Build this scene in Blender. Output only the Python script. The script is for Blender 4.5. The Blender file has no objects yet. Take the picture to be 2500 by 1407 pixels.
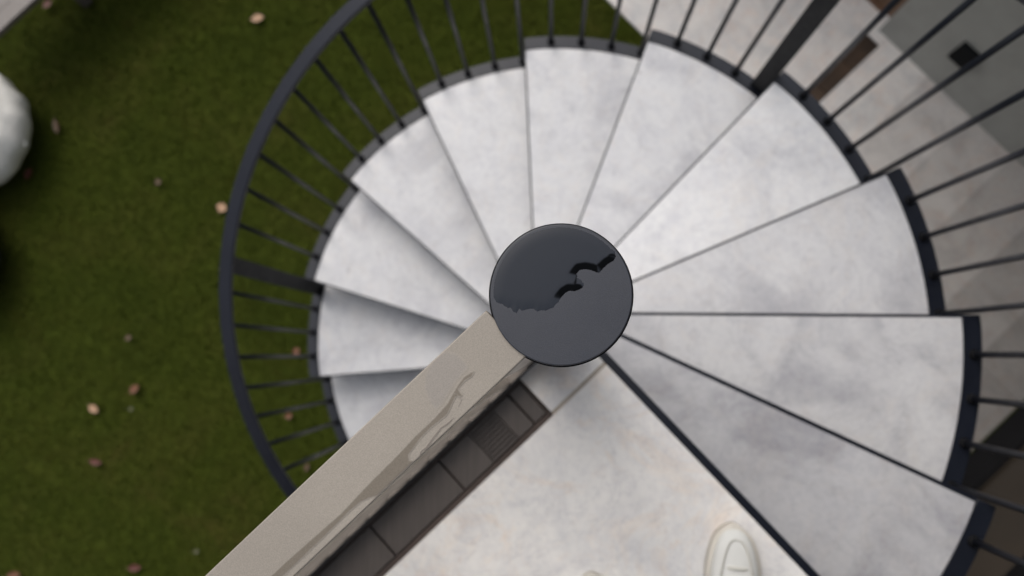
import bpy, bmesh, math, random
import numpy as np
from mathutils import Vector, Matrix, noise
random.seed(7)
rng = np.random.default_rng(7)
sc = bpy.context.scene
COL = sc.collection
R_ = math.radians

# ------------------------------------------------------------------ helpers
def tag(o, label=None, cat=None, group=None, kind=None):
    if label: o['label'] = label
    if cat: o['category'] = cat
    if group: o['group'] = group
    if kind: o['kind'] = kind
    return o

def empty(name, loc=(0, 0, 0), rz=0.0, **kw):
    o = bpy.data.objects.new(name, None)
    COL.objects.link(o); o.location = loc; o.rotation_euler = (0, 0, rz)
    o.empty_display_size = .1
    return tag(o, **kw)

def link(name, me, mat, parent=None, smooth=False, loc=None, rz=None):
    if mat is not None: me.materials.append(mat)
    if smooth:
        for p in me.polygons: p.use_smooth = True
    o = bpy.data.objects.new(name, me); COL.objects.link(o)
    if parent: o.parent = parent
    if loc is not None: o.location = loc
    if rz is not None: o.rotation_euler = (0, 0, rz)
    return o

def from_bm(name, bm, mat, parent=None, smooth=False, **kw):
    bmesh.ops.recalc_face_normals(bm, faces=bm.faces)
    me = bpy.data.meshes.new(name); bm.to_mesh(me); bm.free()
    return link(name, me, mat, parent, smooth, **kw)

def prism(bm, poly, z0, z1, bev=0.0, seg=1):
    """closed prism over a plan polygon; bev rounds the upper rim"""
    lo = [bm.verts.new((x, y, z0)) for x, y in poly]
    hi = [bm.verts.new((x, y, z1)) for x, y in poly]
    n = len(poly)
    bm.faces.new(lo[::-1]); top = bm.faces.new(hi)
    for i in range(n):
        bm.faces.new((lo[i], lo[(i+1) % n], hi[(i+1) % n], hi[i]))
    if bev:
        bmesh.ops.bevel(bm, geom=list(top.edges), offset=bev, segments=seg, affect='EDGES', profile=.5)

def lathe(bm, prof, n=48, c=(0, 0)):
    rings = []
    for r, z in prof:
        if r < 1e-6:
            rings.append([bm.verts.new((c[0], c[1], z))])
        else:
            rings.append([bm.verts.new((c[0]+r*math.cos(2*math.pi*i/n), c[1]+r*math.sin(2*math.pi*i/n), z)) for i in range(n)])
    for a, b in zip(rings, rings[1:]):
        if len(a) == 1 and len(b) == 1: continue
        for i in range(n):
            j = (i+1) % n
            if len(a) == 1: bm.faces.new((a[0], b[i], b[j]))
            elif len(b) == 1: bm.faces.new((a[i], a[j], b[0]))
            else: bm.faces.new((a[i], a[j], b[j], b[i]))

def cyl(bm, x, y, z0, z1, r, n=14):
    lathe(bm, [(0, z0), (r, z0), (r, z1), (0, z1)], n, (x, y))

def sweep(bm, pts, prof, closed_prof=True):
    """prof(k)-> list of 3D points of the section at each station"""
    rings = [[bm.verts.new(p) for p in prof(k)] for k in range(len(pts))]
    m = len(rings[0])
    for a, b in zip(rings, rings[1:]):
        for i in range(m):
            j = (i+1) % m
            bm.faces.new((a[i], a[j], b[j], b[i]))
    bm.faces.new(rings[0][::-1]); bm.faces.new(rings[-1])

# the house, its landing, the paving and the drains share one grid
A0 = R_(-46.7)
E1 = (math.cos(A0), math.sin(A0))          # along the landing's front edge
NA = (-math.sin(A0), math.cos(A0))         # away from the landing
def g(u, v): return (u*E1[0]+v*NA[0], u*E1[1]+v*NA[1])
def rect(u0, u1, v0, v1): return [g(u0, v0), g(u1, v0), g(u1, v1), g(u0, v1)]
def gbox(bm, u0, u1, v0, v1, z0, z1, bev=0, seg=1): prism(bm, rect(u0, u1, v0, v1), z0, z1, bev, seg)

# ------------------------------------------------------------------ materials
def newmat(name):
    m = bpy.data.materials.new(name); m.use_nodes = True
    nt = m.node_tree; b = nt.nodes['Principled BSDF']
    return m, nt, b
def N(nt, t, **kw):
    n = nt.nodes.new(t)
    for k, v in kw.items():
        if k in n.inputs: n.inputs[k].default_value = v
        else: setattr(n, k, v)
    return n
def ramp(nt, stops, src, interp='LINEAR'):
    r = nt.nodes.new('ShaderNodeValToRGB'); r.color_ramp.interpolation = interp
    els = r.color_ramp.elements
    while len(els) < len(stops): els.new(.5)
    for e, (p, c) in zip(els, stops):
        e.position = p; e.color = (*c, 1) if len(c) == 3 else c
    nt.links.new(src, r.inputs[0]); return r
def mix(nt, a, b, fac, mode='MIX'):
    m = nt.nodes.new('ShaderNodeMix'); m.data_type = 'RGBA'; m.blend_type = mode
    for i, s in ((6, a), (7, b)):
        if hasattr(s, 'links'): nt.links.new(s, m.inputs[i])
        else: m.inputs[i].default_value = (*s, 1)
    if hasattr(fac, 'links'): nt.links.new(fac, m.inputs[0])
    else: m.inputs[0].default_value = fac
    return m.outputs[2]
def coords(nt, scale=1.0, rnd=True):
    """object coordinates shifted by a per-object random amount, so slabs differ"""
    tc = nt.nodes.new('ShaderNodeTexCoord')
    if not rnd: return tc.outputs['Object']
    oi = nt.nodes.new('ShaderNodeObjectInfo')
    ml = N(nt, 'ShaderNodeMath', operation='MULTIPLY'); ml.inputs[1].default_value = 37.0
    nt.links.new(oi.outputs['Random'], ml.inputs[0])
    ad = N(nt, 'ShaderNodeVectorMath', operation='ADD')
    nt.links.new(tc.outputs['Object'], ad.inputs[0]); nt.links.new(ml.outputs[0], ad.inputs[1])
    return ad.outputs[0]
def noise_t(nt, vec, scale, detail=4, rough=.55, dist=0.0):
    n = N(nt, 'ShaderNodeTexNoise', Scale=scale, Detail=detail, Roughness=rough, Distortion=dist)
    nt.links.new(vec, n.inputs['Vector']); return n.outputs['Fac']
def bump(nt, b, h, strength, dist):
    bp = N(nt, 'ShaderNodeBump', Strength=strength, Distance=dist)
    nt.links.new(h, bp.inputs['Height']); nt.links.new(bp.outputs[0], b.inputs['Normal'])

def marble(name, base, cool, warm, warm_amt, rough=.42):
    m, nt, b = newmat(name); v = coords(nt)
    n1 = noise_t(nt, v, 3.2, 6, .62, .8)
    c = ramp(nt, [(.34, cool), (.50, base), (.72, tuple(min(1, x*1.06) for x in base))], n1).outputs[0]
    n2 = noise_t(nt, v, 6.5, 7, .66, 1.2)
    r2 = ramp(nt, [(.38, (.88, .88, .90)), (.54, (1, 1, 1)), (.66, (1.0, 1.0, 1.0))], n2).outputs[0]
    c = mix(nt, c, r2, .75, 'MULTIPLY')
    n3 = noise_t(nt, v, 5.5, 7, .7, 2.2)
    r3 = ramp(nt, [(.50, (0, 0, 0)), (.68, (1, 1, 1))], n3).outputs[0]
    mm = N(nt, 'ShaderNodeMath', operation='MULTIPLY'); mm.inputs[1].default_value = warm_amt
    nt.links.new(r3, mm.inputs[0])
    c = mix(nt, c, warm, mm.outputs[0], 'MULTIPLY')
    # veins
    n4 = noise_t(nt, v, 2.3, 9, .68, 3.0)
    r4 = ramp(nt, [(.485, (1, 1, 1)), (.50, (.80, .80, .83)), (.515, (1, 1, 1))], n4).outputs[0]
    c = mix(nt, c, r4, .55, 'MULTIPLY')
    # cooler haze and small mottles
    n6 = noise_t(nt, v, 28, 5, .65, .6)
    r6 = ramp(nt, [(.36, (.95, .95, .962)), (.5, (1, 1, 1)), (.62, (1.0, 1.0, .995))], n6).outputs[0]
    c = mix(nt, c, r6, .8, 'MULTIPLY')
    # crystalline grain: light and dark flecks
    n7 = noise_t(nt, v, 62, 3, .6, .3)
    r7 = ramp(nt, [(.34, (.93, .93, .94)), (.5, (1, 1, 1)), (.66, (1.03, 1.03, 1.025))], n7).outputs[0]
    c = mix(nt, c, r7, .85, 'MULTIPLY')
    n8 = noise_t(nt, v, 17, 6, .72, 1.2)
    r8 = ramp(nt, [(.30, (.84, .835, .84)), (.42, (1, 1, 1)), (.60, (1, 1, 1)), (.74, (1.0, .965, .93))], n8).outputs[0]
    c = mix(nt, c, r8, .9, 'MULTIPLY')
    # dark pits
    vo = N(nt, 'ShaderNodeTexVoronoi', Scale=4.5); nt.links.new(v, vo.inputs['Vector'])
    r5 = ramp(nt, [(.012, (.45, .42, .42)), (.034, (1, 1, 1))], vo.outputs['Distance']).outputs[0]
    c = mix(nt, c, r5, .7, 'MULTIPLY')
    nt.links.new(c, b.inputs['Base Color'])
    rr = ramp(nt, [(.3, (rough-.1,)*3), (.7, (rough+.15,)*3)], n2).outputs[0]
    nt.links.new(rr, b.inputs['Roughness'])
    bump(nt, b, n2, .12, .002)
    return m

def paint(name, col, rough, grain=0.0, var=.15, spec=.5, gscale=1400):
    m, nt, b = newmat(name); v = coords(nt)
    n1 = noise_t(nt, v, 6, 5, .6)
    a = tuple(x*(1-var) for x in col); c2 = tuple(x*(1+var) for x in col)
    c = ramp(nt, [(.35, a), (.65, c2)], n1).outputs[0]
    if grain:
        n3 = noise_t(nt, v, gscale, 2, .6)
        r3 = ramp(nt, [(.3, (1-grain*.9,)*3), (.7, (1+grain*.9,)*3)], n3).outputs[0]
        c = mix(nt, c, r3, 1.0, 'MULTIPLY')
        bump(nt, b, n3, .35, .0004)
    nt.links.new(c, b.inputs['Base Color'])
    n2 = noise_t(nt, v, 40, 4, .6)
    rr = ramp(nt, [(.3, (max(.02, rough-.05),)*3), (.7, (rough+.07,)*3)], n2).outputs[0]
    nt.links.new(rr, b.inputs['Roughness'])
    b.inputs['Specular IOR Level'].default_value = spec
    return m

M_TREAD = marble('tread_marble', (.65, .65, .657), (.52, .52, .54), (1.0, .95, .90), .5)
M_TREAD_B = marble('tread_marble_shaded', (.50, .50, .51), (.37, .37, .39), (1.0, .95, .90), .5)  # shade on the upper treads is put into these three greyer colours
M_TREAD_C = marble('tread_marble_more_shaded', (.43, .43, .445), (.31, .31, .33), (1.0, .95, .90), .5)
M_TREAD_A = marble('tread_marble_less_shaded', (.56, .56, .57), (.44, .44, .46), (1.0, .95, .90), .5)
M_TREAD_D = marble('tread_marble_bright', (.72, .72, .725), (.60, .60, .615), (1.0, .95, .90), .5)
M_LAND = marble('landing_marble', (.80, .778, .75), (.71, .70, .69), (1.0, .92, .85), 1.0)
M_STEEL = paint('black_powder_coat', (.0070, .0090, .0155), .33, var=.12, spec=.40)
M_RAILB = paint('satin_black_coat', (.012, .0135, .020), .40, var=.1, spec=.32)
M_CAP = paint('cap_powder_coat', (.024, .0265, .035), .40, grain=.22, var=.05, spec=.5, gscale=900)
M_RAIL = paint('beige_powder_coat', (.262, .234, .198), .45, grain=.16, var=.05, spec=.4, gscale=900)
M_PANEL = paint('beige_panel', (.44, .39, .345), .35, var=.10, spec=.5)
M_RENDER = paint('grey_render', (.33, .33, .308), .85, grain=.10, var=.06, spec=.2, gscale=300)
M_FRAME = paint('black_door_frame', (.012, .012, .014), .3, var=.1)
M_MATT = paint('matt_black', (.006, .006, .007), .8, var=.1, spec=.12)
M_LAMP = paint('black_lamp', (.004, .005, .006), .75, var=.1, spec=.15)
M_UNDER = paint('concrete_soffit', (.30, .29, .28), .8, var=.1)

def mat_cover():
    m, nt, b = newmat('dark_timber_cover'); v = coords(nt)
    mp = N(nt, 'ShaderNodeMapping'); mp.inputs['Rotation'].default_value = (0, 0, -A0)
    mp.inputs['Scale'].default_value = (260, 9, 60); nt.links.new(v, mp.inputs[0])
    n1 = noise_t(nt, mp.outputs[0], 1.0, 4, .6)
    c = ramp(nt, [(.3, (.062, .051, .045)), (.7, (.096, .081, .072))], n1).outputs[0]
    nt.links.new(c, b.inputs['Base Color']); b.inputs['Roughness'].default_value = .42
    bump(nt, b, n1, .3, .001); return m
M_COVER = mat_cover()
M_RUST = paint('rusty_channel', (.055, .038, .031), .6, var=.35)
M_GAP = paint('drain_dark', (.012, .010, .009), .8)

def mat_wood(name, a, c2):
    m, nt, b = newmat(name); v = coords(nt)
    mp = N(nt, 'ShaderNodeMapping'); mp.inputs['Scale'].default_value = (14, 14, 1.2); nt.links.new(v, mp.inputs[0])
    n1 = noise_t(nt, mp.outputs[0], 3.0, 6, .65, 1.0)
    c = ramp(nt, [(.3, a), (.7, c2)], n1).outputs[0]
    nt.links.new(c, b.inputs['Base Color']); b.inputs['Roughness'].default_value = .5
    bump(nt, b, n1, .3, .002); return m
M_WOOD = mat_wood('door_timber', (.10, .055, .032), (.20, .115, .07))
M_BENCH = mat_wood('weathered_timber', (.11, .095, .085), (.17, .15, .135))

def mat_glass_brown():
    m, nt, b = newmat('bronze_glass'); v = coords(nt)
    n1 = noise_t(nt, v, .9, 3, .5)
    c = ramp(nt, [(.35, (.032, .026, .020)), (.65, (.060, .046, .034))], n1).outputs[0]
    nt.links.new(c, b.inputs['Base Color']); b.inputs['Roughness'].default_value = .2; b.inputs['Specular IOR Level'].default_value = .15
    return m
M_GLASS = mat_glass_brown()

def mat_ground():
    m, nt, b = newmat('soil_and_moss'); v = coords(nt, rnd=False)
    n1 = noise_t(nt, v, 1.6, 6, .65, .5); n2 = noise_t(nt, v, 14, 6, .7)
    c = ramp(nt, [(.30, (.028, .038, .004)), (.48, (.036, .047, .005)), (.62, (.042, .048, .007)), (.75, (.052, .045, .010))], n1).outputs[0]
    r2 = ramp(nt, [(.3, (.82, .82, .8)), (.7, (1.15, 1.15, 1.1))], n2).outputs[0]
    c = mix(nt, c, r2, 1.0, 'MULTIPLY')
    nt.links.new(c, b.inputs['Base Color']); b.inputs['Roughness'].default_value = .95
    b.inputs['Specular IOR Level'].default_value = .1
    bump(nt, b, n2, .8, .02); return m
M_GROUND = mat_ground()
def mat_grass():
    m, nt, b = newmat('grass_blades'); v = coords(nt, rnd=False)
    n1 = noise_t(nt, v, 2.4, 5, .65, .4); n2 = noise_t(nt, v, 22, 3, .7)
    c = ramp(nt, [(.28, (.039, .055, .005)), (.46, (.049, .067, .007)), (.58, (.060, .070, .009)), (.74, (.082, .070, .013))], n1).outputs[0]
    r2 = ramp(nt, [(.3, (.78, .80, .76)), (.7, (1.22, 1.18, 1.14))], n2).outputs[0]
    c = mix(nt, c, r2, 1.0, 'MULTIPLY')
    nt.links.new(c, b.inputs['Base Color']); b.inputs['Roughness'].default_value = .7
    b.inputs['Specular IOR Level'].default_value = .15
    return m
M_GRASS = mat_grass()
def mat_paving():
    m = marble('paving_stone', (.70, .67, .64), (.58, .57, .56), (1.0, .88, .82), .8, .55)
    return m
M_PAVE = mat_paving()
M_WHITE = paint('white_leather', (.62, .62, .595), .6, var=.03, spec=.2)
M_SOLE = paint('cream_rubber', (.60, .565, .50), .55, var=.04, spec=.3)
M_LACE = paint('white_lace', (.58, .57, .52), .8, var=.03, spec=.2)
M_TROU = paint('trouser_cloth', (.30, .29, .27), .9, grain=.2, spec=.1)
def mat_fabric(name, col):
    m, nt, b = newmat(name); v = coords(nt)
    n1 = noise_t(nt, v, 7, 6, .7, .5)
    c = ramp(nt, [(.3, tuple(x*.84 for x in col)), (.65, col)], n1).outputs[0]
    nt.links.new(c, b.inputs['Base Color']); b.inputs['Roughness'].default_value = .95
    b.inputs['Specular IOR Level'].default_value = .1
    bump(nt, b, n1, .5, .02); return m
M_POUF = mat_fabric('off_white_canvas', (.80, .78, .73))
M_POUFD = mat_fabric('charcoal_canvas', (.05, .055, .06))
def mat_leaf(name, col):
    m, nt, b = newmat(name); v = coords(nt)
    n1 = noise_t(nt, v, 40, 5, .6)
    c = ramp(nt, [(.3, tuple(x*.6 for x in col)), (.65, col)], n1).outputs[0]
    nt.links.new(c, b.inputs['Base Color']); b.inputs['Roughness'].default_value = .6; return m
M_LEAF = {'pale': mat_leaf('leaf_pale', (.40, .24, .14)), 'orange': mat_leaf('leaf_orange', (.15, .055, .022)),
          'red': mat_leaf('leaf_red', (.10, .024, .014)), 'brown': mat_leaf('leaf_brown', (.080, .042, .018)),
          'dull': mat_leaf('leaf_olive', (.07, .07, .03))}
def mat_water(name, col, rough, spec):
    m, nt, b = newmat(name)
    b.inputs['Base Color'].default_value = (*col, 1); b.inputs['Roughness'].default_value = rough
    b.inputs['IOR'].default_value = 1.33; b.inputs['Specular IOR Level'].default_value = spec
    return m
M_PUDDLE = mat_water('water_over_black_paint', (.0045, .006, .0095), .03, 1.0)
_nt = M_PUDDLE.node_tree; _b = _nt.nodes['Principled BSDF']; _a = _nt.nodes.new('ShaderNodeAttribute'); _a.attribute_name = 'dark_reflection'
_nt.links.new(mix(_nt, (.0078, .0105, .0165), (.0010, .0012, .0016), _a.outputs['Fac']), _b.inputs['Base Color'])  # dark reflections are mixed into the water's colour and specular
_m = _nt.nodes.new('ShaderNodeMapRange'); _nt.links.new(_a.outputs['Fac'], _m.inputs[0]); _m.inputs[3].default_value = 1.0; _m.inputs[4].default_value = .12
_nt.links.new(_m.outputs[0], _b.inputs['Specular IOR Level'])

# ------------------------------------------------------------------ staircase numbers
RISE = .18; G = -16*RISE
RT = 1.128; BAND = .048
ANG = [-46.7, -25.14, -.57, 22.93, 45.95, 69.12, 92.38, 115.17, 138.15, 162.19, 184.45]
OFF = [.038, .0601, .0530, .0515, .0559, .0577, .0600, .0683, .0718, .0760, .0850]
while len(ANG) < 16: ANG.append(ANG[-1]+23.2); OFF.append(.065)
T0, TD = R_(-48.51), R_(23.44)
TRIM = [.022, .0110, .0085, .0070] + [.0058]*12

def line_pt(n, off, s):
    a = R_(ANG[n]); return (-off*math.sin(a)+s*math.cos(a), off*math.cos(a)+s*math.sin(a))
def line_at_radius(n, off, r): return line_pt(n, off, math.sqrt(r*r-off*off))
def ang_at(n, off, r): return R_(ANG[n])+math.asin(off/r)
def sector(n, offf, offb, r0, r1, k=18):
    """plan polygon of tread n between its back line and its front line"""
    ab, af = ang_at(n-1, offb, r1), ang_at(n, offf, r1)
    out = [(r1*math.cos(ab+(af-ab)*i/k), r1*math.sin(ab+(af-ab)*i/k)) for i in range(k+1)]
    if r0 < .2:
        return [line_pt(n-1, offb, .02)] + out + [line_pt(n, offf, .02)]
    ab, af = ang_at(n-1, offb, r0), ang_at(n, offf, r0)
    inn = [(r0*math.cos(af+(ab-af)*i/k), r0*math.sin(af+(ab-af)*i/k)) for i in range(k+1)]
    return out + inn

stair = empty('spiral_staircase', (0, 0, G), label='black steel spiral staircase with white marble treads winding down to the lawn', cat='staircase')
off_up = Vector((0, 0, -G))
def at_stair(o): o.location = o.location + off_up; return o    # children keep world coordinates

OVER = .028
treads = []
for n in range(1, 16):
    z = -n*RISE; w = TRIM[n]
    bm = bmesh.new()
    prism(bm, sector(n, OFF[n]+w/2-.001, OFF[n-1]-OVER, RT, RT+BAND), z-.052, z+.0025, .0018)       # curved outer band
    ln = [line_pt(n, OFF[n]-w/2, .03), line_at_radius(n, OFF[n]-w/2, RT+.001), line_at_radius(n, OFF[n]+w/2, RT+.001), line_pt(n, OFF[n]+w/2, .03)]
    prism(bm, ln, z-.050, z-.0012)                                                                    # front lip of the tray
    prism(bm, sector(n, OFF[n]-w/2-.001, OFF[n-1]-OVER+.002, .05, RT-.002), z-.050, z-.0335)          # tray below the slab
    t = at_stair(from_bm('tread', bm, M_STEEL, stair))
    bm = bmesh.new()
    prism(bm, sector(n, OFF[n]-w/2-.0004, OFF[n-1]-OVER+.002, .05, RT-.0015), z-.033, z, .0022, 2)
    s = from_bm('marble_slab', bm, {1: M_TREAD_C, 2: M_TREAD_B, 3: M_TREAD_A, 4: M_TREAD_D}.get(n, M_TREAD), t)
    treads.append((t, s))

# column with its cap
bm = bmesh.new(); cyl(bm, 0, 0, G, .972, .0705, 64)
col = at_stair(from_bm('column', bm, M_STEEL, stair, True))
CAPX, CAPY, CAPZ, CAPR = .002, -.0005, 1.0041, .0745
bm = bmesh.new()
prof = [(0, .968), (CAPR-.003, .968)]
for k in range(5): a = -math.pi/2+k/4*math.pi/2; prof.append((CAPR-.002+.002*math.cos(a), .970+.002*math.sin(a)))
for k in range(7): a = k/6*math.pi/2; prof.append((CAPR-.0014+.0014*math.cos(a), CAPZ-.0014+.0014*math.sin(a)))
prof += [(CAPR-.012, CAPZ), (0, CAPZ)]
lathe(bm, prof, 128, (CAPX, CAPY))
cap = from_bm('column_cap', bm, M_CAP, col, True)
for p in cap.data.polygons:
    if abs(p.normal.z) > .999: p.use_smooth = False

bm = bmesh.new()
lathe(bm, [(CAPR-.012, .9695), (CAPR+.0016, .9695), (CAPR+.0016, .9990), (CAPR-.012, .9990), (CAPR-.012, .9695)], 128, (CAPX, CAPY))  # matt black ring standing in for the dark shadow line round the cap
from_bm('shadow_gap_ring', bm, M_MATT, cap, True)
for p in bpy.data.objects['shadow_gap_ring'].data.polygons: p.use_smooth = abs(p.normal.z) < .5

# handrail
RH = 1.137; HH = .954
def rail_z(t): return -(t-T0)/TD*RISE+HH
bm = bmesh.new(); K = 200
ts = [T0-.25*TD+(15.4*TD)*i/K for i in range(K+1)]
def rsec(k):
    t = ts[k]; c, s = math.cos(t), math.sin(t); z = rail_z(t); h = .0225; b = .003
    q = [(-h, -.014), (h, -.014), (h, -b), (h-b, 0), (-h+b, 0), (-h, -b)]
    return [((RH+dr)*c, (RH+dr)*s, z+dz) for dr, dz in q]
sweep(bm, ts, rsec)
at_stair(from_bm('handrail', bm, M_RAILB, stair))

# balusters, four to a tread; a flat post replaces the corner one every fifth tread
RB = RT+.026
def bal_mesh(h, extra):
    bm = bmesh.new(); cyl(bm, 0, 0, 0, h, .0084, 12)
    me = bpy.data.meshes.new('baluster'); bmesh.ops.recalc_face_normals(bm, faces=bm.faces); bm.to_mesh(me); bm.free()
    me.materials.append(M_STEEL)
    for p in me.polygons: p.use_smooth = True
    return me
bm = bmesh.new(); lathe(bm, [(0, 0), (.0145, 0), (.0145, .006), (.0125, .011), (.0090, .013), (0, .013)], 16)
ME_COL = bpy.data.meshes.new('base_collar'); bm.to_mesh(ME_COL); bm.free(); ME_COL.materials.append(M_MATT)
for p in ME_COL.polygons: p.use_smooth = True
def collar(parent, z):
    c = bpy.data.objects.new('base_collar', ME_COL); COL.objects.link(c); c.parent = parent; c.location = (0, 0, z)
for n in range(0, 16):
    tj = ang_at(n, OFF[n]+TRIM[n]/2, RB)+.0095 if n < 15 else None
    tp = ang_at(n-1, OFF[n-1]+TRIM[n-1]/2, RB)+.0095 if n > 0 else None
    spots = []
    if n > 0:
        te = ang_at(n, OFF[n]+TRIM[n]/2, RB)+.0095
        for k in (1, 2, 3): spots.append((tp+(te-tp)*k/4, -n*RISE, False))
    if n < 15: spots.append((tj, -(n+1)*RISE, True))
    for t, zb, junction in spots:
        zt = rail_z(t)-.004
        x, y = RB*math.cos(t), RB*math.sin(t)
        if junction and n in (4, 9, 14):
            bm = bmesh.new()
            W, Dp, b = .030, .006, .001
            tt = t+.016
            cx, cy = RB*math.cos(tt), RB*math.sin(tt)
            ex, ey = -math.sin(tt), math.cos(tt); rx, ry = math.cos(tt), math.sin(tt)
            prism(bm, [(sx*W*ex+sy*Dp*rx, sx*W*ey+sy*Dp*ry) for sx, sy in ((-1, -1), (-1, 1), (1, 1), (1, -1))], 0, zt-zb-.012, .0008)
            at_stair(from_bm('newel_post', bm, paint('charcoal_post_coat', (.011, .0115, .013), .6, var=.1, spec=.25), stair, loc=(cx, cy, zb)))
            continue
        o = link('baluster', bal_mesh(zt-zb, junction), None, stair, loc=(x, y, zb)); at_stair(o)
        collar(o, .0025)

# ------------------------------------------------------------------ rain on the cap
def cap_xy(px, py):   # outline of the puddle, traced in plan: 2334 tracing units to a metre
    s = .0752/175.5
    return (CAPX+(px-1370)*s, CAPY-(py-718)*s)
edge = [(1196, 722), (1212, 738), (1226, 742), (1240, 752), (1247, 750), (1252, 760), (1262, 765), (1268, 754), (1274, 759), (1290, 754), (1302, 753), (1312, 761), (1322, 757), (1332, 759),
        (1342, 754), (1352, 751), (1358, 742), (1365, 737), (1370, 727), (1380, 716), (1390, 710), (1402, 711), (1413, 708), (1424, 702), (1427, 692), (1420, 683), (1411, 677), (1409, 668),
        (1416, 659), (1430, 657), (1445, 660), (1459, 666), (1464, 666), (1473, 656), (1485, 645), (1500, 636), (1505, 626), (1503, 613), (1496, 600)]
c1 = [(1371, 727), (1380, 716), (1390, 710), (1402, 711), (1413, 708), (1422, 703)]
c2 = [(1404, 676), (1409, 668), (1416, 659), (1430, 657), (1445, 660), (1459, 666), (1473, 656), (1485, 645), (1500, 636), (1504, 624)]
P = np.array([cap_xy(*p) for p in edge])
rin = CAPR-.0034
pA, pB = P[-1]-[CAPX, CAPY], P[0]-[CAPX, CAPY]
aA, aB = math.atan2(pA[1], pA[0]), math.atan2(pB[1], pB[0])
if aB < aA: aB += 2*math.pi
arc = np.array([(CAPX+rin*math.cos(aA+(aB-aA)*i/40), CAPY+rin*math.sin(aA+(aB-aA)*i/40)) for i in range(41)])
poly = np.vstack([P[1:-1], arc])
def seg_dist(X, Y, pts):
    d = np.full(X.shape, 9.9)
    for a, b in zip(pts[:-1], pts[1:]):
        v = b-a; L = (v@v)+1e-15
        t = np.clip(((X-a[0])*v[0]+(Y-a[1])*v[1])/L, 0, 1)
        d = np.minimum(d, np.hypot(X-a[0]-t*v[0], Y-a[1]-t*v[1]))
    return d
def inside(X, Y, pts):
    r = np.zeros(X.shape, bool); n = len(pts)
    for i in range(n):
        a, b = pts[i], pts[(i+1) % n]
        c = ((a[1] > Y) != (b[1] > Y)) & (X < (b[0]-a[0])*(Y-a[1])/(b[1]-a[1]+1e-18)+a[0])
        r ^= c
    return r
ST = .00042
gx = np.arange(CAPX-CAPR, CAPX+CAPR, ST); gy = np.arange(CAPY-CAPR, CAPY+CAPR, ST)
X, Y = np.meshgrid(gx, gy)
jit = np.vectorize(lambda x, y: noise.noise(Vector((x*900, y*900, 3))))(X, Y)*.0006
ins = inside(X+jit, Y+jit, poly)
dE = seg_dist(X, Y, np.vstack([poly, poly[:1]]))+1e-6
dC = np.minimum(seg_dist(X, Y, np.array([cap_xy(*p) for p in c1])), seg_dist(X, Y, np.array([cap_xy(*p) for p in c2])))
s_ = np.clip(1-(dC-.0096)/.003, 0, 1); s_ = s_*s_*(3-2*s_)
amp = .00035+.0030*np.exp(-np.maximum(dC-.006, 0)/.030)*s_**0
w_ = np.where(dC < .0105, .0075, .0016)
w_ = .0016+(.0090-.0016)*s_
q = np.clip(dE/w_, 0, 1)
prof_ = q*(1.06-.06*q)
amp = .00008+.0036*np.clip(1-(dC-.009)/.095, 0, 1)
Hh = .00003+.00045*np.clip(dE/.012, 0, 1)*(2-np.clip(dE/.012, 0, 1))
dark_reflection = np.clip(1-(dC-.0068)/.0016, 0, 1)*np.clip(1.2-np.abs(dC-dE)/.0012, 0, 1)  # mask of the crescent reflections, painted black in the water
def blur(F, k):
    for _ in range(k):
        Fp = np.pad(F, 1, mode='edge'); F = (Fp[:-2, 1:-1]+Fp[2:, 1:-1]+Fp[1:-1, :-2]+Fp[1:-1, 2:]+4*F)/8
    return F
dark_reflection = blur(dark_reflection, 3)
for _ in range(5):
    Hp = np.pad(Hh, 1, mode='edge')
    Hh = (Hp[:-2, 1:-1]+Hp[2:, 1:-1]+Hp[1:-1, :-2]+Hp[1:-1, 2:]+4*Hh)/8
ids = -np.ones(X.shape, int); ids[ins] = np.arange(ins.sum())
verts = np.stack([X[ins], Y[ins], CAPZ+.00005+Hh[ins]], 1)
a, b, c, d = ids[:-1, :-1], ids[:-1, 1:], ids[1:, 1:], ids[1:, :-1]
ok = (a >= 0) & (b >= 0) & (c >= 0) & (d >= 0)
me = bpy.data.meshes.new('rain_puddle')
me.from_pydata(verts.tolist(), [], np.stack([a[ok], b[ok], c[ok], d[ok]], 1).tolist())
at0 = me.attributes.new('dark_reflection', 'FLOAT', 'POINT'); at0.data.foreach_set('value', dark_reflection[ins].astype(np.float32))
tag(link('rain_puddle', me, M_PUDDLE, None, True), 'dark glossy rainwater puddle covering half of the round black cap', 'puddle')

# ------------------------------------------------------------------ landing and its drain
land = empty('landing', (*g(1.0, -1.0), 0), label='pale marble landing at the head of the spiral stairs, under the white shoes', cat='landing')
def at_land(o):
    o.location = Vector((-g(1, -1)[0], -g(1, -1)[1], 0)); return o
bm = bmesh.new()
gbox(bm, -.045, 2.15, -3.0, .027, -.20, -.034)
at_land(from_bm('slab_base', bm, M_UNDER, land))
bm = bmesh.new(); gbox(bm, .1475, 2.15, -3.0, .0275, -.0335, 0, .002, 2)
at_land(from_bm('marble_paving', bm, M_LAND, land))
bm = bmesh.new(); gbox(bm, -.045, .1385, -.143, .0275, -.0335, -.0008, .002, 2)
at_land(from_bm('marble_paving', bm, M_LAND, land))
bm = bmesh.new(); gbox(bm, .1387, .1473, -.143, .0273, -.0335, -.0022)
at_land(from_bm('mortar_joint', bm, paint('buff_mortar', (.42, .37, .31), .9, var=.1), land))
bm = bmesh.new(); gbox(bm, -.045, 2.15, .0279, .0480, -.20, -.0010, .001)
at_land(from_bm('edge_trim', bm, M_STEEL, land))
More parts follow.
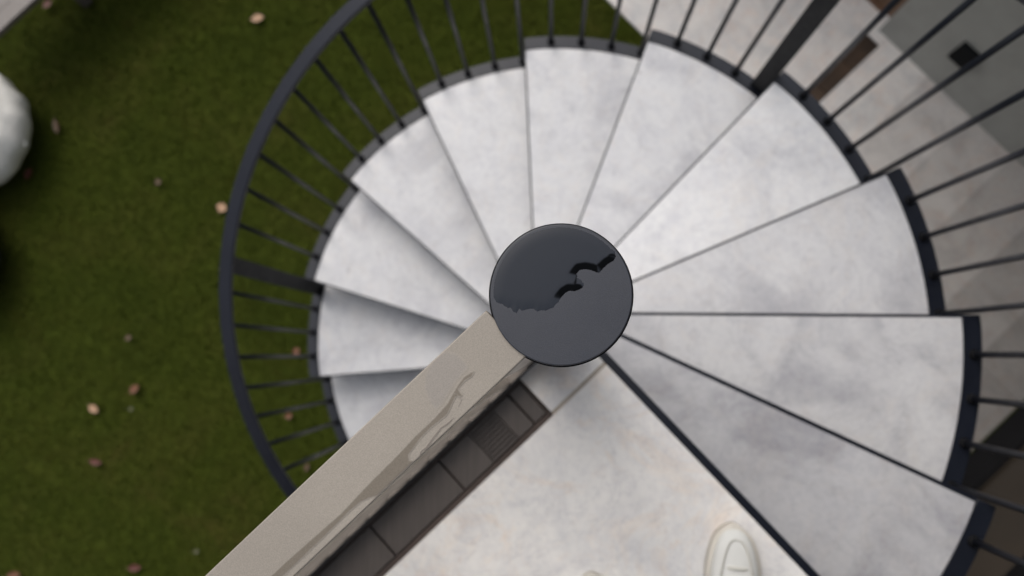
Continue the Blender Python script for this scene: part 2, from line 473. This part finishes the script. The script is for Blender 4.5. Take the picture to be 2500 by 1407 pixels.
def drain(parent, fix, u0, u1, vend, vlen, z, joints, grate=None, cov=None):
    """recessed rusty channel with dark covers; vend is its end, it runs away from there"""
    cov = cov or M_COVER
    bm = bmesh.new()
    gbox(bm, u0, u1, vend-vlen, vend, z-.0335, z-.026)
    gbox(bm, u0, u0+.006, vend-vlen, vend-.002, z-.0259, z-.003)
    gbox(bm, u1-.013, u1, vend-vlen, vend-.002, z-.0259, z-.0035)
    gbox(bm, u0+.0061, u1-.0131, vend-.006, vend-.002, z-.0259, z-.0030)
    ch = fix(from_bm('drain_channel', bm, M_RUST, parent))
    js = [vend-.0065]+joints+[vend-vlen]
    for v1, v0 in zip(js, js[1:]):
        if v0 == js[-1] and len(joints) > 12: pass
        bm = bmesh.new()
        v1b, v0b = v1-.0022, v0+.0022
        if grate and v0 < grate[0] < v1:
            for gv0, gv1 in ((grate[1], v1b), (v0b, grate[0])):
                if gv1-gv0 > .005: gbox(bm, u0+.008, u1-.015, gv0, gv1, z-.020, z-.0060, .0012)
            from_bm('drain_cover', bm, cov, ch)
            bm = bmesh.new(); nb = 9; uu0, uu1 = u0+.008, u1-.015
            for i in range(nb):
                c = uu0+(uu1-uu0)*(i+.5)/nb
                gbox(bm, c-.0031, c+.0031, grate[0]+.0005, grate[1]-.0005, z-.018, z-.0062)
            from_bm('grate', bm, cov, ch)
        else:
            gbox(bm, u0+.008, u1-.015, v0b, v1b, z-.020, z-.0060, .0012)
            from_bm('drain_cover', bm, cov, ch)
    return ch
drain(land, at_land, .0318, .1470, -.1435, 2.85, 0, [-.190, -.415, -.637]+[-.637-.223*k for k in range(1, 10)], (-.322, -.240))

# balustrade: beige cap rail over close-set flat bars on a dark bottom rail
rl = empty('balustrade', (*g(-.005, -1.4), 0), label='beige metal balustrade with flat wet top rail running down from the round black cap', cat='balustrade')
def at_rl(o): o.location = Vector((-g(-.005, -1.4)[0], -g(-.005, -1.4)[1], 0)); return o
V0 = -.0675
bm = bmesh.new(); gbox(bm, -.0405, .0235, -3.0, V0, .962, 1.0001, .0014, 3)
at_rl(from_bm('top_rail', bm, M_RAIL, rl))
bm = bmesh.new(); gbox(bm, -.034, .0215, V0-.045, V0-.004, .054, .9585, .001)
at_rl(from_bm('end_post', bm, M_PANEL, rl))
bm = bmesh.new(); gbox(bm, -.016, .0222, -.0045, .0045, 0, .9045)
me_bar = bpy.data.meshes.new('bar'); bmesh.ops.recalc_face_normals(bm, faces=bm.faces); bm.to_mesh(me_bar); bm.free(); me_bar.materials.append(M_PANEL)
for k in range(45):
    o = bpy.data.objects.new('bar', me_bar); COL.objects.link(o); o.parent = rl
    p_ = g(0, V0-.10-.0635*k); o.location = Vector((p_[0]-g(-.005, -1.4)[0], p_[1]-g(-.005, -1.4)[1], .054))
bm = bmesh.new(); gbox(bm, -.0165, .0262, -3.0, V0-.004, .010, .0535, .001)
at_rl(from_bm('bottom_rail', bm, paint('taupe_bottom_rail', (.20, .175, .155), .5, var=.06), rl))
bm = bmesh.new(); gbox(bm, -.036, .0312, -3.0, V0-.004, -.001, .0095); gbox(bm, -.030, .0190, -3.0, V0-.006, .9587, .9618)  # black strips standing in for the shadow lines under top rail and bars
at_rl(from_bm('shadow_strip', bm, M_FRAME, rl))

# rain trickle lying on the rail
def rail_pt(px, py):    # traced in plan on the rail's top, straight above it
    s = 1/2323.0
    x, y = (px-1370)*s+.0019, -(py-718)*s-.0001
    return (x, y)
def film(name, pts, z, h, mat, label, cat, edge_w=.0012, soft=.0022):
    q = np.array([(x*E1[0]+y*E1[1], x*NA[0]+y*NA[1]) for x, y in (rail_pt(*p) for p in pts)])
    st = .0005
    U, V = np.meshgrid(np.arange(max(q[:, 0].min()-.002, -.0388), min(q[:, 0].max()+.002, .0220), st), np.arange(q[:, 1].min()-.002, min(q[:, 1].max()+.002, V0-.002), st))
    jj = np.vectorize(lambda a_, b_: noise.noise(Vector((a_*500, b_*500, 2)))+.6*noise.noise(Vector((a_*140, b_*140, 8))))(U, V)*.0007
    k = inside(U+jj, V-jj, q); d_ = seg_dist(U, V, np.vstack([q, q[:1]]))
    H_ = z+h*np.sqrt(np.clip(1-(1-np.clip(d_/edge_w, 0, 1))**2, 0, 1))
    id_ = -np.ones(U.shape, int); id_[k] = np.arange(k.sum())
    vv_ = np.stack([U[k]*E1[0]+V[k]*NA[0], U[k]*E1[1]+V[k]*NA[1], H_[k]], 1)
    a_, b_, c_, d2 = id_[:-1, :-1], id_[:-1, 1:], id_[1:, 1:], id_[1:, :-1]
    ok_ = (a_ >= 0) & (b_ >= 0) & (c_ >= 0) & (d2 >= 0)
    me_ = bpy.data.meshes.new(name)
    me_.from_pydata(vv_.tolist(), [], np.stack([a_[ok_], b_[ok_], c_[ok_], d2[ok_]], 1).tolist())
    at_ = me_.attributes.new('wetness', 'FLOAT', 'POINT'); at_.data.foreach_set('value', np.clip(d_[k]/soft, 0, 1).astype(np.float32))
    return tag(link(name, me_, mat, None, True), label, cat)
def wet(name, col, rough):
    m, nt, b = newmat(name); v = coords(nt, rnd=False)
    n3 = noise_t(nt, v, 900, 2, .6); n1 = noise_t(nt, v, 90, 4, .6)
    at = nt.nodes.new('ShaderNodeAttribute'); at.attribute_name = 'wetness'
    ad = N(nt, 'ShaderNodeMath', operation='MULTIPLY_ADD'); nt.links.new(n1, ad.inputs[0]); ad.inputs[1].default_value = .5; ad.inputs[2].default_value = -.25
    a2 = N(nt, 'ShaderNodeMath', operation='ADD'); nt.links.new(ad.outputs[0], a2.inputs[0]); nt.links.new(at.outputs['Fac'], a2.inputs[1])
    r = ramp(nt, [(.10, (0, 0, 0)), (.85, (1, 1, 1))], a2.outputs[0]).outputs[0]
    c = mix(nt, (.262, .234, .198), col, r)
    r3 = ramp(nt, [(.3, (.86,)*3), (.7, (1.14,)*3)], n3).outputs[0]
    c = mix(nt, c, r3, 1.0, 'MULTIPLY'); nt.links.new(c, b.inputs['Base Color'])
    rr = ramp(nt, [(0, (.45,)*3), (1, (rough,)*3)], r).outputs[0]; nt.links.new(rr, b.inputs['Roughness'])
    bump(nt, b, n3, .25, .0003); return m
trick = [(1160, 902), (1150, 906), (1133, 917), (1118, 937), (1106, 957), (1090, 985), (1054, 1024), (1015, 1060), (975, 1103), (935, 1143), (888, 1190), (836, 1246), (777, 1297), (722, 1345), (658, 1404), (560, 1492),
         (600, 1490), (690, 1407), (738, 1361), (801, 1301), (856, 1246), (884, 1222), (905, 1212), (935, 1204), (1015, 1129), (1022, 1120), (1003, 1119), (1001, 1108), (1027, 1072), (1054, 1044), (1094, 1012), (1102, 996), (1114, 969), (1135, 966), (1126, 957), (1121, 949), (1137, 929), (1153, 921), (1160, 909)]
film('rain_trickle', trick, 1.0005, .00010, wet('wet_beige', (.150, .127, .098), .30), 'long dark wet streak of rainwater lying on the flat beige rail', 'rainwater')
damp = [(1052, 884), (1068, 862), (1092, 856), (1118, 862), (1136, 880), (1147, 897), (1128, 917), (1112, 937), (1100, 957), (1084, 985), (1066, 1002), (1050, 985), (1035, 950), (1036, 915)]
film('damp_patch', damp, 1.00025, .00006, wet('damp_beige', (.238, .214, .187), .40), 'faint rounded damp patch beside the dark streak near the rail head', 'damp patch', soft=.004)
thin = [(1106, 1018), (1112, 1016), (1096, 1034), (1080, 1044), (1060, 1072), (1044, 1092), (1032, 1100), (1030, 1112), (1025, 1116), (1027, 1098), (1040, 1088), (1056, 1066), (1076, 1040), (1092, 1030)]
film('rain_dribble', thin, 1.0006, .0001, wet('wet_beige_thin', (.18, .155, .13), .25), 'thin crooked water dribble beside the inner edge of the beige rail', 'rainwater', soft=.0008)
film('rain_dribble', [(1100, 955), (1116, 963), (1126, 975), (1118, 990), (1121, 992), (1130, 974), (1118, 960)], 1.0006, .0001, wet('wet_beige_ring', (.22, .195, .17), .25), 'short curled dried water mark right of the dark streak', 'rainwater', soft=.0008)

# ------------------------------------------------------------------ ground
def sheet(name, polys, z, mat, kind='structure'):
    bm = bmesh.new()
    for p in polys: bm.faces.new([bm.verts.new((x, y, z)) for x, y in p])
    return tag(from_bm(name, bm, mat), kind=kind)
sheet('ground', [[(-150, -150), (150, -150), (150, 150), (-150, 150)]], G-.024, M_GROUND)
GU, GV = -.16, 1.762        # lawn corner, hidden below the stairs
# paving slabs, one at a time, with thin open joints; shade towards the house is painted into the stones' colour
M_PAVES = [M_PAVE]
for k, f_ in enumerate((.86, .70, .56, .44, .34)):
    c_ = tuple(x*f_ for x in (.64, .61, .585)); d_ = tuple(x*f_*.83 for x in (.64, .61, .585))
    M_PAVES.append(marble('shaded_paving_stone_%d' % k, c_, d_, (1.0, .88, .82), .8, .5))
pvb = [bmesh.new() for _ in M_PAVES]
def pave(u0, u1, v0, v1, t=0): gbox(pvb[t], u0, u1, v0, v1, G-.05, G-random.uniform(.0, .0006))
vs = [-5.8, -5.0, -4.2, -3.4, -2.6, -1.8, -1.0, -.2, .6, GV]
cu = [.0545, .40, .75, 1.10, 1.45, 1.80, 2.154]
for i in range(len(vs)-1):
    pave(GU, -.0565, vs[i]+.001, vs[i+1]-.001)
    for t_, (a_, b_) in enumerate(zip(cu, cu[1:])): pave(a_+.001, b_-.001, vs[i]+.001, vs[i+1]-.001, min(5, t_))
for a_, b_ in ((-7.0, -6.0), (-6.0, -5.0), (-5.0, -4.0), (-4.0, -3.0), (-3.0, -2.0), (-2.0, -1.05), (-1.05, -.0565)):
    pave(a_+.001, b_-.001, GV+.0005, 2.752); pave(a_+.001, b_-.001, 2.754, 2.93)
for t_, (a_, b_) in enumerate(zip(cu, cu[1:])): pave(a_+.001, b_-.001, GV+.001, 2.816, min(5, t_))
pave(-.0563, .0543, 2.752, 2.816); pave(-.0563, -.0225, 2.8165, 2.93)
pv = bmesh.new(); off_ = 0
me_p = bpy.data.meshes.new('paving'); VV, FF, MI = [], [], []
for t_, b_ in enumerate(pvb):
    b_.verts.ensure_lookup_table(); bmesh.ops.recalc_face_normals(b_, faces=b_.faces); b_.verts.index_update()
    base_ = len(VV); VV += [tuple(v_.co) for v_ in b_.verts]
    for f_ in b_.faces: FF.append([base_+v_.index for v_ in f_.verts]); MI.append(t_)
    b_.free()
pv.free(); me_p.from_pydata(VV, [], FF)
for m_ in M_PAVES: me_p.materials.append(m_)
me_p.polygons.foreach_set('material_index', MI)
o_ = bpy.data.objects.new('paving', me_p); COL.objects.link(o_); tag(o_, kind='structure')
gd = empty('ground_drain', (*g(0, 1.0), G), label='narrow rusty brown drain set in the pale paving, ending near the grey wall', cat='drain')
def at_gd(o): o.location = Vector((-g(0, 1)[0], -g(0, 1)[1], -G)); return o
M_COVR = paint('rusty_cover', (.050, .030, .018), .5, var=.4)
drain(gd, at_gd, -.0560, .0540, 2.7515, 8.5, G, [2.75-.223*k for k in range(1, 38)], None, M_COVR)

# grass blades, only where the photo sees the lawn and a margin round it
NB = 360000
bx = rng.uniform(-6.2, 1.5, NB*2); by = rng.uniform(-3.6, 4.2, NB*2)
uu = bx*E1[0]+by*E1[1]; vv = bx*NA[0]+by*NA[1]
keep = (uu < GU-.008) & (vv < GV-.008)
bx, by = bx[keep][:NB], by[keep][:NB]; n = len(bx)
h = rng.uniform(.014, .034, n); th = rng.uniform(0, 2*np.pi, n); w = rng.uniform(.0016, .0032, n)
ln = rng.uniform(.3, 1.0, n)*h*1.1; ph = rng.uniform(0, 2*np.pi, n)
z0 = G-.024
v = np.empty((n, 3, 3), np.float32)
v[:, 0] = np.stack([bx-np.cos(th)*w, by-np.sin(th)*w, np.full(n, z0)], 1)
v[:, 1] = np.stack([bx+np.cos(th)*w, by+np.sin(th)*w, np.full(n, z0)], 1)
v[:, 2] = np.stack([bx+np.cos(ph)*ln, by+np.sin(ph)*ln, z0+h], 1)
me = bpy.data.meshes.new('grass'); me.vertices.add(n*3); me.loops.add(n*3); me.polygons.add(n)
me.vertices.foreach_set('co', v.ravel()); me.loops.foreach_set('vertex_index', np.arange(n*3, dtype=np.int32))
me.polygons.foreach_set('loop_start', np.arange(0, n*3, 3, dtype=np.int32)); me.update(); me.validate()
tag(link('grass', me, M_GRASS), 'short dark green lawn grass beside the spiral stairs', 'grass', kind='stuff')

# fallen leaves
def leaf(x, y, L, W, rz, col, label, curl=.25):
    bm = bmesh.new(); nx, ny = 8, 4; rows = []
    for i in range(nx+1):
        t = i/nx; hw = W/2*math.sin(math.pi*min(1, t*.96+.02))**.75
        r = []
        for j in range(ny+1):
            s = j/ny*2-1
            r.append(bm.verts.new(((t-.5)*L, s*hw, .012+curl*abs(s)*hw+.12*L*(t-.5)**2*4*curl+random.uniform(-.0008, .0008))))
        rows.append(r)
    for a_, b_ in zip(rows, rows[1:]):
        for j in range(ny): bm.faces.new((a_[j], a_[j+1], b_[j+1], b_[j]))
    root = tag(from_bm('fallen_leaf', bm, M_LEAF[col], None, True), label, 'leaf', 'fallen leaves on the lawn')
    root.location = (x, y, G-.003); root.rotation_euler = (random.uniform(-.1, .1), random.uniform(-.1, .1), rz)
    bm = bmesh.new()
    pts = [(-L/2+.004, 0), (-L/2-.012, .0015), (-L/2-.022, .005)]
    sweep(bm, pts, lambda k: [(pts[k][0], pts[k][1]+.0009*math.cos(q), .013+.0009*math.sin(q)) for q in (0, 2.1, 4.2)])
    from_bm('stalk', bm, M_LEAF[col], root)
LV = [(-1.907, 2.110, .085, .055, .2, 'pale', 'pale pinkish fallen leaf on the lawn above the curved handrail, topmost pale leaf'),
      (-2.102, .866, .060, .068, 1.1, 'pale', 'pale peach fallen leaf touching the outer side of the handrail curve'),
      (-3.327, 2.242, .070, .050, .7, 'red', 'red fallen leaf next to the grey timber bench corner'),
      (-3.391, 1.102, .075, .045, 1.2, 'red', 'dark red fallen leaf just below the white pouf'),
      (-3.221, 1.413, .105, .040, -1.2, 'brown', 'long narrow brown leaf lying right of the white pouf'),
      (-2.624, -.283, .072, .048, .7, 'orange', 'bright orange-brown leaf in the middle of the lower lawn'),
      (-2.883, -.407, .070, .046, -.6, 'pale', 'tan leaf left of and slightly below the orange-brown leaf'),
      (-2.854, -.734, .080, .040, -.15, 'red', 'crimson leaf on the lower left lawn, below the tan leaf'),
      (-2.576, -1.373, .080, .045, .1, 'red', 'dull red leaf on the lawn near the lower end of the beige rail'),
      (-3.344, -1.428, .080, .050, .2, 'orange', 'orange-red leaf in the lower left corner of the lawn'),
      (-1.595, -.047, .050, .045, 1.0, 'orange', 'orange leaf seen between the balusters beside the lowest full tread'),
      (-1.637, -.445, .045, .040, .4, 'orange', 'small orange leaf between lower balusters, nearer the beige rail'),
      (-1.514, -.756, .050, .036, 1.3, 'brown', 'small brownish leaf between the last balusters above the beige rail'),
      (-2.525, 1.038, .042, .040, .9, 'brown', 'small reddish-brown leaf on open grass between pouf and handrail'),
      (-2.678, .038, .042, .036, .5, 'brown', 'small faint brown leaf on the lawn above the orange-brown leaf'),
      (-2.190, -1.270, .032, .028, .3, 'dull', 'tiny olive leaf close to the lower end of the beige rail'),
      (-2.640, -.405, .030, .026, .3, 'dull', 'tiny olive leaf just below the orange-brown leaf')]
for l in LV: leaf(*l)

# poufs
def pouf(x, y, R, H, mat, label, tabang=None, rz=0):
    root = empty('garden_pouf', (x, y, G-.005), label=label, cat='pouf')
    bm = bmesh.new(); prof = [(0, 0)]
    for k in range(1, 24):
        a = -math.pi/2+math.pi*k/24
        prof.append((R*abs(math.cos(a))**.72, H/2+H/2*math.copysign(abs(math.sin(a))**.85, math.sin(a))))
    prof.append((0, H)); lathe(bm, prof, 96)
    for v_ in bm.verts:
        r = math.hypot(v_.co.x, v_.co.y)
        if r > .05:
            an = math.atan2(v_.co.y, v_.co.x)
            q = 1+.012*math.sin(an*17)*(r/R)+.045*noise.noise(Vector((v_.co.x*6, v_.co.y*6, v_.co.z*6+x)))
            v_.co.x *= q; v_.co.y *= q
            v_.co.z += .022*noise.noise(Vector((v_.co.x*8, v_.co.y*8, 5)))
    from_bm('cushion', bm, mat, root, True)
    bm = bmesh.new(); K = 96
    rr, zz = R*.84, H*.945
    ring = [(2*math.pi*i/K) for i in range(K+1)]
    sweep(bm, ring, lambda k: [((rr+.007*math.cos(q))*math.cos(ring[k]), (rr+.007*math.cos(q))*math.sin(ring[k]), zz+.007*math.sin(q)) for q in (0, 1.57, 3.14, 4.71)])
    from_bm('piping', bm, mat, root, True)
    if tabang is not None:
        bm = bmesh.new(); c, s = math.cos(tabang), math.sin(tabang)
        prism(bm, [(R*.97*c+.016*s, R*.97*s-.016*c), (R*1.05*c+.014*s, R*1.05*s-.014*c), (R*1.05*c-.014*s, R*1.05*s+.014*c), (R*.97*c-.016*s, R*.97*s+.016*c)], H*.44, H*.52, .004)
        from_bm('fabric_tab', bm, mat, root)
pouf(-3.715, 1.352, .424, .40, M_POUF, 'large round off-white garden pouf on the lawn at the left edge', R_(-14))
pouf(-3.83, .53, .375, .38, M_POUFD, 'dark charcoal garden pouf on the lawn, just below the white pouf')

# bench corner
bn = empty('garden_bench', (*g(-3.85, -.9), G-.02), label='grey-brown timber garden bench whose corner shows at the top left', cat='bench')
def at_bn(o): o.location = Vector((-g(-3.85, -.9)[0], -g(-3.85, -.9)[1], -G+.02)); return o
bm = bmesh.new()
for k in range(5): gbox(bm, -4.10+.096*k, -4.10+.096*(k+1)-.0005, -1.22, .30, G+.41, G+.45, .002)
at_bn(from_bm('seat', bm, M_BENCH, bn))
for u in (-4.05, -3.80):
    for vq in (-.72, .16):
        bm = bmesh.new(); gbox(bm, u, u+.07, vq, vq+.07, G-.024, G+.41); at_bn(from_bm('leg', bm, M_BENCH, bn))

# ------------------------------------------------------------------ house
hs = empty('house', (*g(2.4, 2.9), G), label='grey rendered house wrapped round the paving, with brown timber door and bronze glazing', cat='house')
def at_hs(o): o.location = Vector((-g(2.4, 2.9)[0], -g(2.4, 2.9)[1], -G)); return o
TOP = 2.01
TOPA = .25
bm = bmesh.new()
gbox(bm, -.022, 2.155, 2.817, 3.3, G-.03, TOPA)                  # wall behind the paving
gbox(bm, 2.156, 2.62, 2.24, 3.3, G-.03, TOP)                     # return beyond the glazing
gbox(bm, 2.156, 2.62, -5.8, -2.61, G-.03, TOP)
gbox(bm, 2.156, 2.62, -2.61, 2.24, -.32, TOP)                    # wall over the glazing
gbox(bm, -1.15, -.0225, 2.817, 3.3, -.75, TOPA)                  # over the door
gbox(bm, -7.2, -1.15, 2.817, 3.3, G-.03, TOPA)
at_hs(from_bm('wall', bm, M_RENDER, hs))
bm = bmesh.new(); gbox(bm, -7.25, 2.150, 2.79, 3.33, TOPA+.001, TOPA+.05, .004)
at_hs(from_bm('coping', bm, M_FRAME, hs))
bm = bmesh.new(); gbox(bm, .62, 3.2, -6.2, 5.5, 2.02, 2.20)  # unseen overhang, added to darken the right treads and the reflections
at_hs(from_bm('added_shade_slab', bm, M_MATT, hs))
bm = bmesh.new(); gbox(bm, -1.10, -.07, 2.935, 2.985, G+.012, -.80, 0)
gbox(bm, -1.03, -.14, 2.926, 2.9345, G+.10, -.90)
dr = at_hs(from_bm('door', bm, M_WOOD, hs))
bm = bmesh.new(); gbox(bm, -1.1495, -1.101, 2.925, 2.99, G-.0, -.7505); gbox(bm, -.0695, -.0235, 2.925, 2.99, G-.0, -.7505); gbox(bm, -1.101, -.0695, 2.925, 2.99, -.7995, -.7505)
from_bm('door_frame', bm, M_WOOD, dr)
bm = bmesh.new(); gbox(bm, -1.1, -.07, 2.905, 2.99, G+.0005, G+.0115)
from_bm('threshold', bm, M_WOOD, dr)
def winbay(v0, v1):
    bm = bmesh.new()
    gbox(bm, 2.165, 2.235, v0, v1, G+.001, G+.30); gbox(bm, 2.165, 2.235, v0, v1, G+1.04, G+1.36); gbox(bm, 2.165, 2.235, v0, v1, -.42, -.322)
    gbox(bm, 2.163, 2.237, v0, v0+.06, G+.3005, G+1.0395); gbox(bm, 2.163, 2.237, v1-.06, v1, G+.3005, G+1.0395)
    gbox(bm, 2.163, 2.237, v0, v0+.06, G+1.3605, -.4205); gbox(bm, 2.163, 2.237, v1-.06, v1, G+1.3605, -.4205)
    f = at_hs(from_bm('glazed_door', bm, M_MATT, hs))
    bm = bmesh.new(); gbox(bm, 2.19, 2.20, v0+.061, v1-.061, G+.301, G+1.039); from_bm('pane', bm, M_GLASS, f)
    bm = bmesh.new(); gbox(bm, 2.19, 2.20, v0+.061, v1-.061, G+1.361, -.421); from_bm('pane', bm, M_GLASS, f)
winbay(-2.60, -.20); winbay(-.195, 2.235)

# wall lamp
wl = empty('wall_lamp', (*g(.43, 2.80), -2.52), label='small black box lamp mounted low on the grey wall', cat='lamp')
def at_wl(o): o.location = Vector((-g(.43, 2.8)[0], -g(.43, 2.8)[1], 2.52)); return o
bm = bmesh.new(); gbox(bm, .362, .486, 2.785, 2.8165, -2.560, -2.400, .003, 2)
at_wl(from_bm('housing', bm, M_LAMP, wl))
bm = bmesh.new(); gbox(bm, .372, .476, 2.788, 2.812, -2.566, -2.5605)
at_wl(from_bm('lens', bm, paint('smoked_lens', (.05, .045, .03), .3), wl))

# ------------------------------------------------------------------ person: only the white shoes are in the frame
per = empty('person', (.24, -.72, 0), label='person in cream-white leather trainers standing on the marble landing, mostly out of frame', cat='person')
def shoe(tx, ty, rz, name='shoe'):
    """toe tip at (tx,ty), pointing along +y turned by rz"""
    L = .295
    st = [(0.0, .000, .016), (.006, .020, .034), (.02, .033, .046), (.04, .043, .054), (.075, .0515, .062), (.11, .0545, .070), (.15, .050, .086), (.19, .042, .100), (.235, .0375, .110), (.27, .035, .112), (.29, .022, .108), (.295, .004, .100)]
    def ring(bm, sc, z0f, z1f, dome):
        rows = []
        return rows
    root = bpy.data.objects.new('shoe', None); COL.objects.link(root); root.parent = per
    root.location = (tx-.24, ty+.72, 0); root.rotation_euler = (0, 0, rz)
    # sole
    def outline(gr):
        pts = []
        ys = [s[0] for s in st]; hw = [s[1] for s in st]
        left = [(-(hw_+gr)+(.004*math.sin(y_/L*math.pi)), -y_+(gr if i == 0 else 0)-(gr if i == len(ys)-1 else 0)) for i, (y_, hw_) in enumerate(zip(ys, hw))]
        right = [((hw_+gr)+(.004*math.sin(y_/L*math.pi)), -y_+(gr if i == 0 else 0)-(gr if i == len(ys)-1 else 0)) for i, (y_, hw_) in enumerate(zip(ys, hw))]
        return left+right[::-1]
    # body of the shoe is a lofted mesh; the sole's mesh is its child
    bm = bmesh.new(); rows = []; m = 20
    for y_, hw_, ht in st:
        r = []
        for j in range(m+1):
            a_ = math.pi*j/m
            cx = math.copysign(abs(math.cos(a_))**.8, math.cos(a_)); sz = math.sin(a_)**.62
            xx = (hw_-.001)*cx*(1-.28*sz**3*(1 if y_ > .1 else .6))
            zz = .026+(ht-.026)*sz if ht > .026 else .026*.9
            r.append(bm.verts.new((xx+.004*math.sin(y_/L*math.pi), -y_, max(.02, zz))))
        rows.append(r)
    for a_, b_ in zip(rows, rows[1:]):
        for j in range(m): bm.faces.new((a_[j], a_[j+1], b_[j+1], b_[j]))
    o = from_bm('upper', bm, M_WHITE, root, True)
    sub = o.modifiers.new('s', 'SUBSURF'); sub.levels = 2; sub.render_levels = 2
    # foxing/sole
    bm = bmesh.new(); ol = outline(.0075)
    pl = [Vector(p).to_3d() for p in ol]
    # smooth the outline
    n_ = len(ol)
    for _ in range(2):
        nw = []
        for i in range(len(ol)):
            p, q_ = ol[i], ol[(i+1) % len(ol)]
            nw += [(p[0]*.75+q_[0]*.25, p[1]*.75+q_[1]*.25), (p[0]*.25+q_[0]*.75, p[1]*.25+q_[1]*.75)]
        ol = nw
    prism(bm, ol, .0005, .029, .004, 3)
    from_bm('sole', bm, M_SOLE, root, True)
    # toe-cap seam
    bm = bmesh.new(); pts = []
    for k in range(25):
        t = -1+2*k/24; y_ = .024+.115*abs(t)**2.4; x_ = .040*math.copysign(abs(t)**.8, t)
        hw_ = np.interp(y_, [s[0] for s in st], [s[1] for s in st]); ht = np.interp(y_, [s[0] for s in st], [s[2] for s in st])
        cc = min(.98, abs(x_)/hw_)**(1/.8); sz = math.sqrt(1-cc*cc)**.62
        pts.append((x_*1.0+.002, -y_, .026+(ht-.026)*sz+.0002))
    sweep(bm, pts, lambda k: [(pts[k][0]+.0024*math.cos(q), pts[k][1]+.0024*math.sin(q), pts[k][2]+.0014*math.cos(q*2)) for q in (0, 1.57, 3.14, 4.71)])
    from_bm('toe_seam', bm, M_LACE, root, True)
    # eyelet facing and laces
    for k in range(6):
        y_ = .082+.026*k; ht = float(np.interp(y_, [s[0] for s in st], [s[2] for s in st]))
        bm = bmesh.new(); pts2 = [(-.026+.052*i/8+.003, -y_-(.004 if k % 2 else -.002)*math.sin(i/8*math.pi), ht+.002-.010*abs(i/4-1)**2.5) for i in range(9)]
        sweep(bm, pts2, lambda q2: [(pts2[q2][0], pts2[q2][1]+.0046*math.cos(q), pts2[q2][2]+.0036*math.sin(q)) for q in (0, 1.05, 2.1, 3.14, 4.19, 5.24)])
        from_bm('lace', bm, M_LACE, root, True)
    return root
shoe(.401, -.452, R_(-4)); shoe(.080, -.566, R_(6))
# legs: one continuous skinned surface from ankles to waist
me = bpy.data.meshes.new('trousers')
vts = [(0, -.13, .93), (0, -.12, 1.03), (.10, -.12, .88), (.13, .00, .50), (.147, .025, .085), (-.10, -.14, .88), (-.13, -.09, .50), (-.142, -.085, .085)]
me.from_pydata(vts, [(0, 1), (0, 2), (2, 3), (3, 4), (0, 5), (5, 6), (6, 7)], [])
tr = link('trousers', me, M_TROU, per)
sk = tr.modifiers.new('skin', 'SKIN'); rad = [(.07, .06), (.07, .06), (.06, .06), (.045, .045), (.035, .04), (.06, .06), (.045, .045), (.035, .04)]
for i, r in enumerate(rad): tr.data.skin_vertices[0].data[i].radius = r
tr.data.skin_vertices[0].data[0].use_root = True
sb = tr.modifiers.new('sub', 'SUBSURF'); sb.levels = 2; sb.render_levels = 2
for p in tr.data.polygons: p.use_smooth = True

# ------------------------------------------------------------------ light
w = bpy.data.worlds.new('World'); sc.world = w; w.use_nodes = True
nt = w.node_tree; bg = nt.nodes['Background']
sky = nt.nodes.new('ShaderNodeTexSky'); sky.sky_type = 'NISHITA'; sky.sun_disc = False
SUN_EL, SUN_AZ = R_(51), R_(-30)      # azimuth measured from +y towards +x: sun to the upper left
sky.sun_elevation = SUN_EL; sky.sun_rotation = SUN_AZ
sky.air_density = 1.2; sky.dust_density = 5.0; sky.ozone_density = 1.0
hsv = nt.nodes.new('ShaderNodeHueSaturation'); hsv.inputs['Saturation'].default_value = .42
nt.links.new(sky.outputs[0], hsv.inputs['Color']); nt.links.new(hsv.outputs[0], bg.inputs[0])
bg.inputs[1].default_value = .193
ld = bpy.data.lights.new('sun', 'SUN'); ld.energy = .46; ld.angle = R_(38); ld.color = (1, .97, .93)
lo = bpy.data.objects.new('sun', ld); COL.objects.link(lo)
dv = Vector((math.sin(SUN_AZ)*math.cos(SUN_EL), math.cos(SUN_AZ)*math.cos(SUN_EL), math.sin(SUN_EL)))
lo.rotation_euler = (-dv).to_track_quat('-Z', 'Y').to_euler(); lo.location = dv*20

# ------------------------------------------------------------------ camera
Mc = Matrix(((.9986696181, 0.0, -.0515654323), (.0044583042, .9962553954, .0863441415), (.0513723402, -.0864591652, .9949299952)))
cd = bpy.data.cameras.new('camera'); cam = bpy.data.objects.new('camera', cd); COL.objects.link(cam)
mw = Mc.transposed().to_4x4(); mw.translation = Vector((-.00836466, -.06248561, 1.79667904)); cam.matrix_world = mw
cd.sensor_width = 36; cd.lens = 1850.30*36/2500; cd.clip_start = .02; cd.clip_end = 500
cd.dof.use_dof = True; cd.dof.focus_distance = .792; cd.dof.aperture_fstop = 3.4
sc.camera = cam
sc.view_settings.view_transform = 'Standard'; sc.view_settings.look = 'None'; sc.view_settings.exposure = 0
sc.render.film_transparent = False
sc.cycles.use_denoising = True
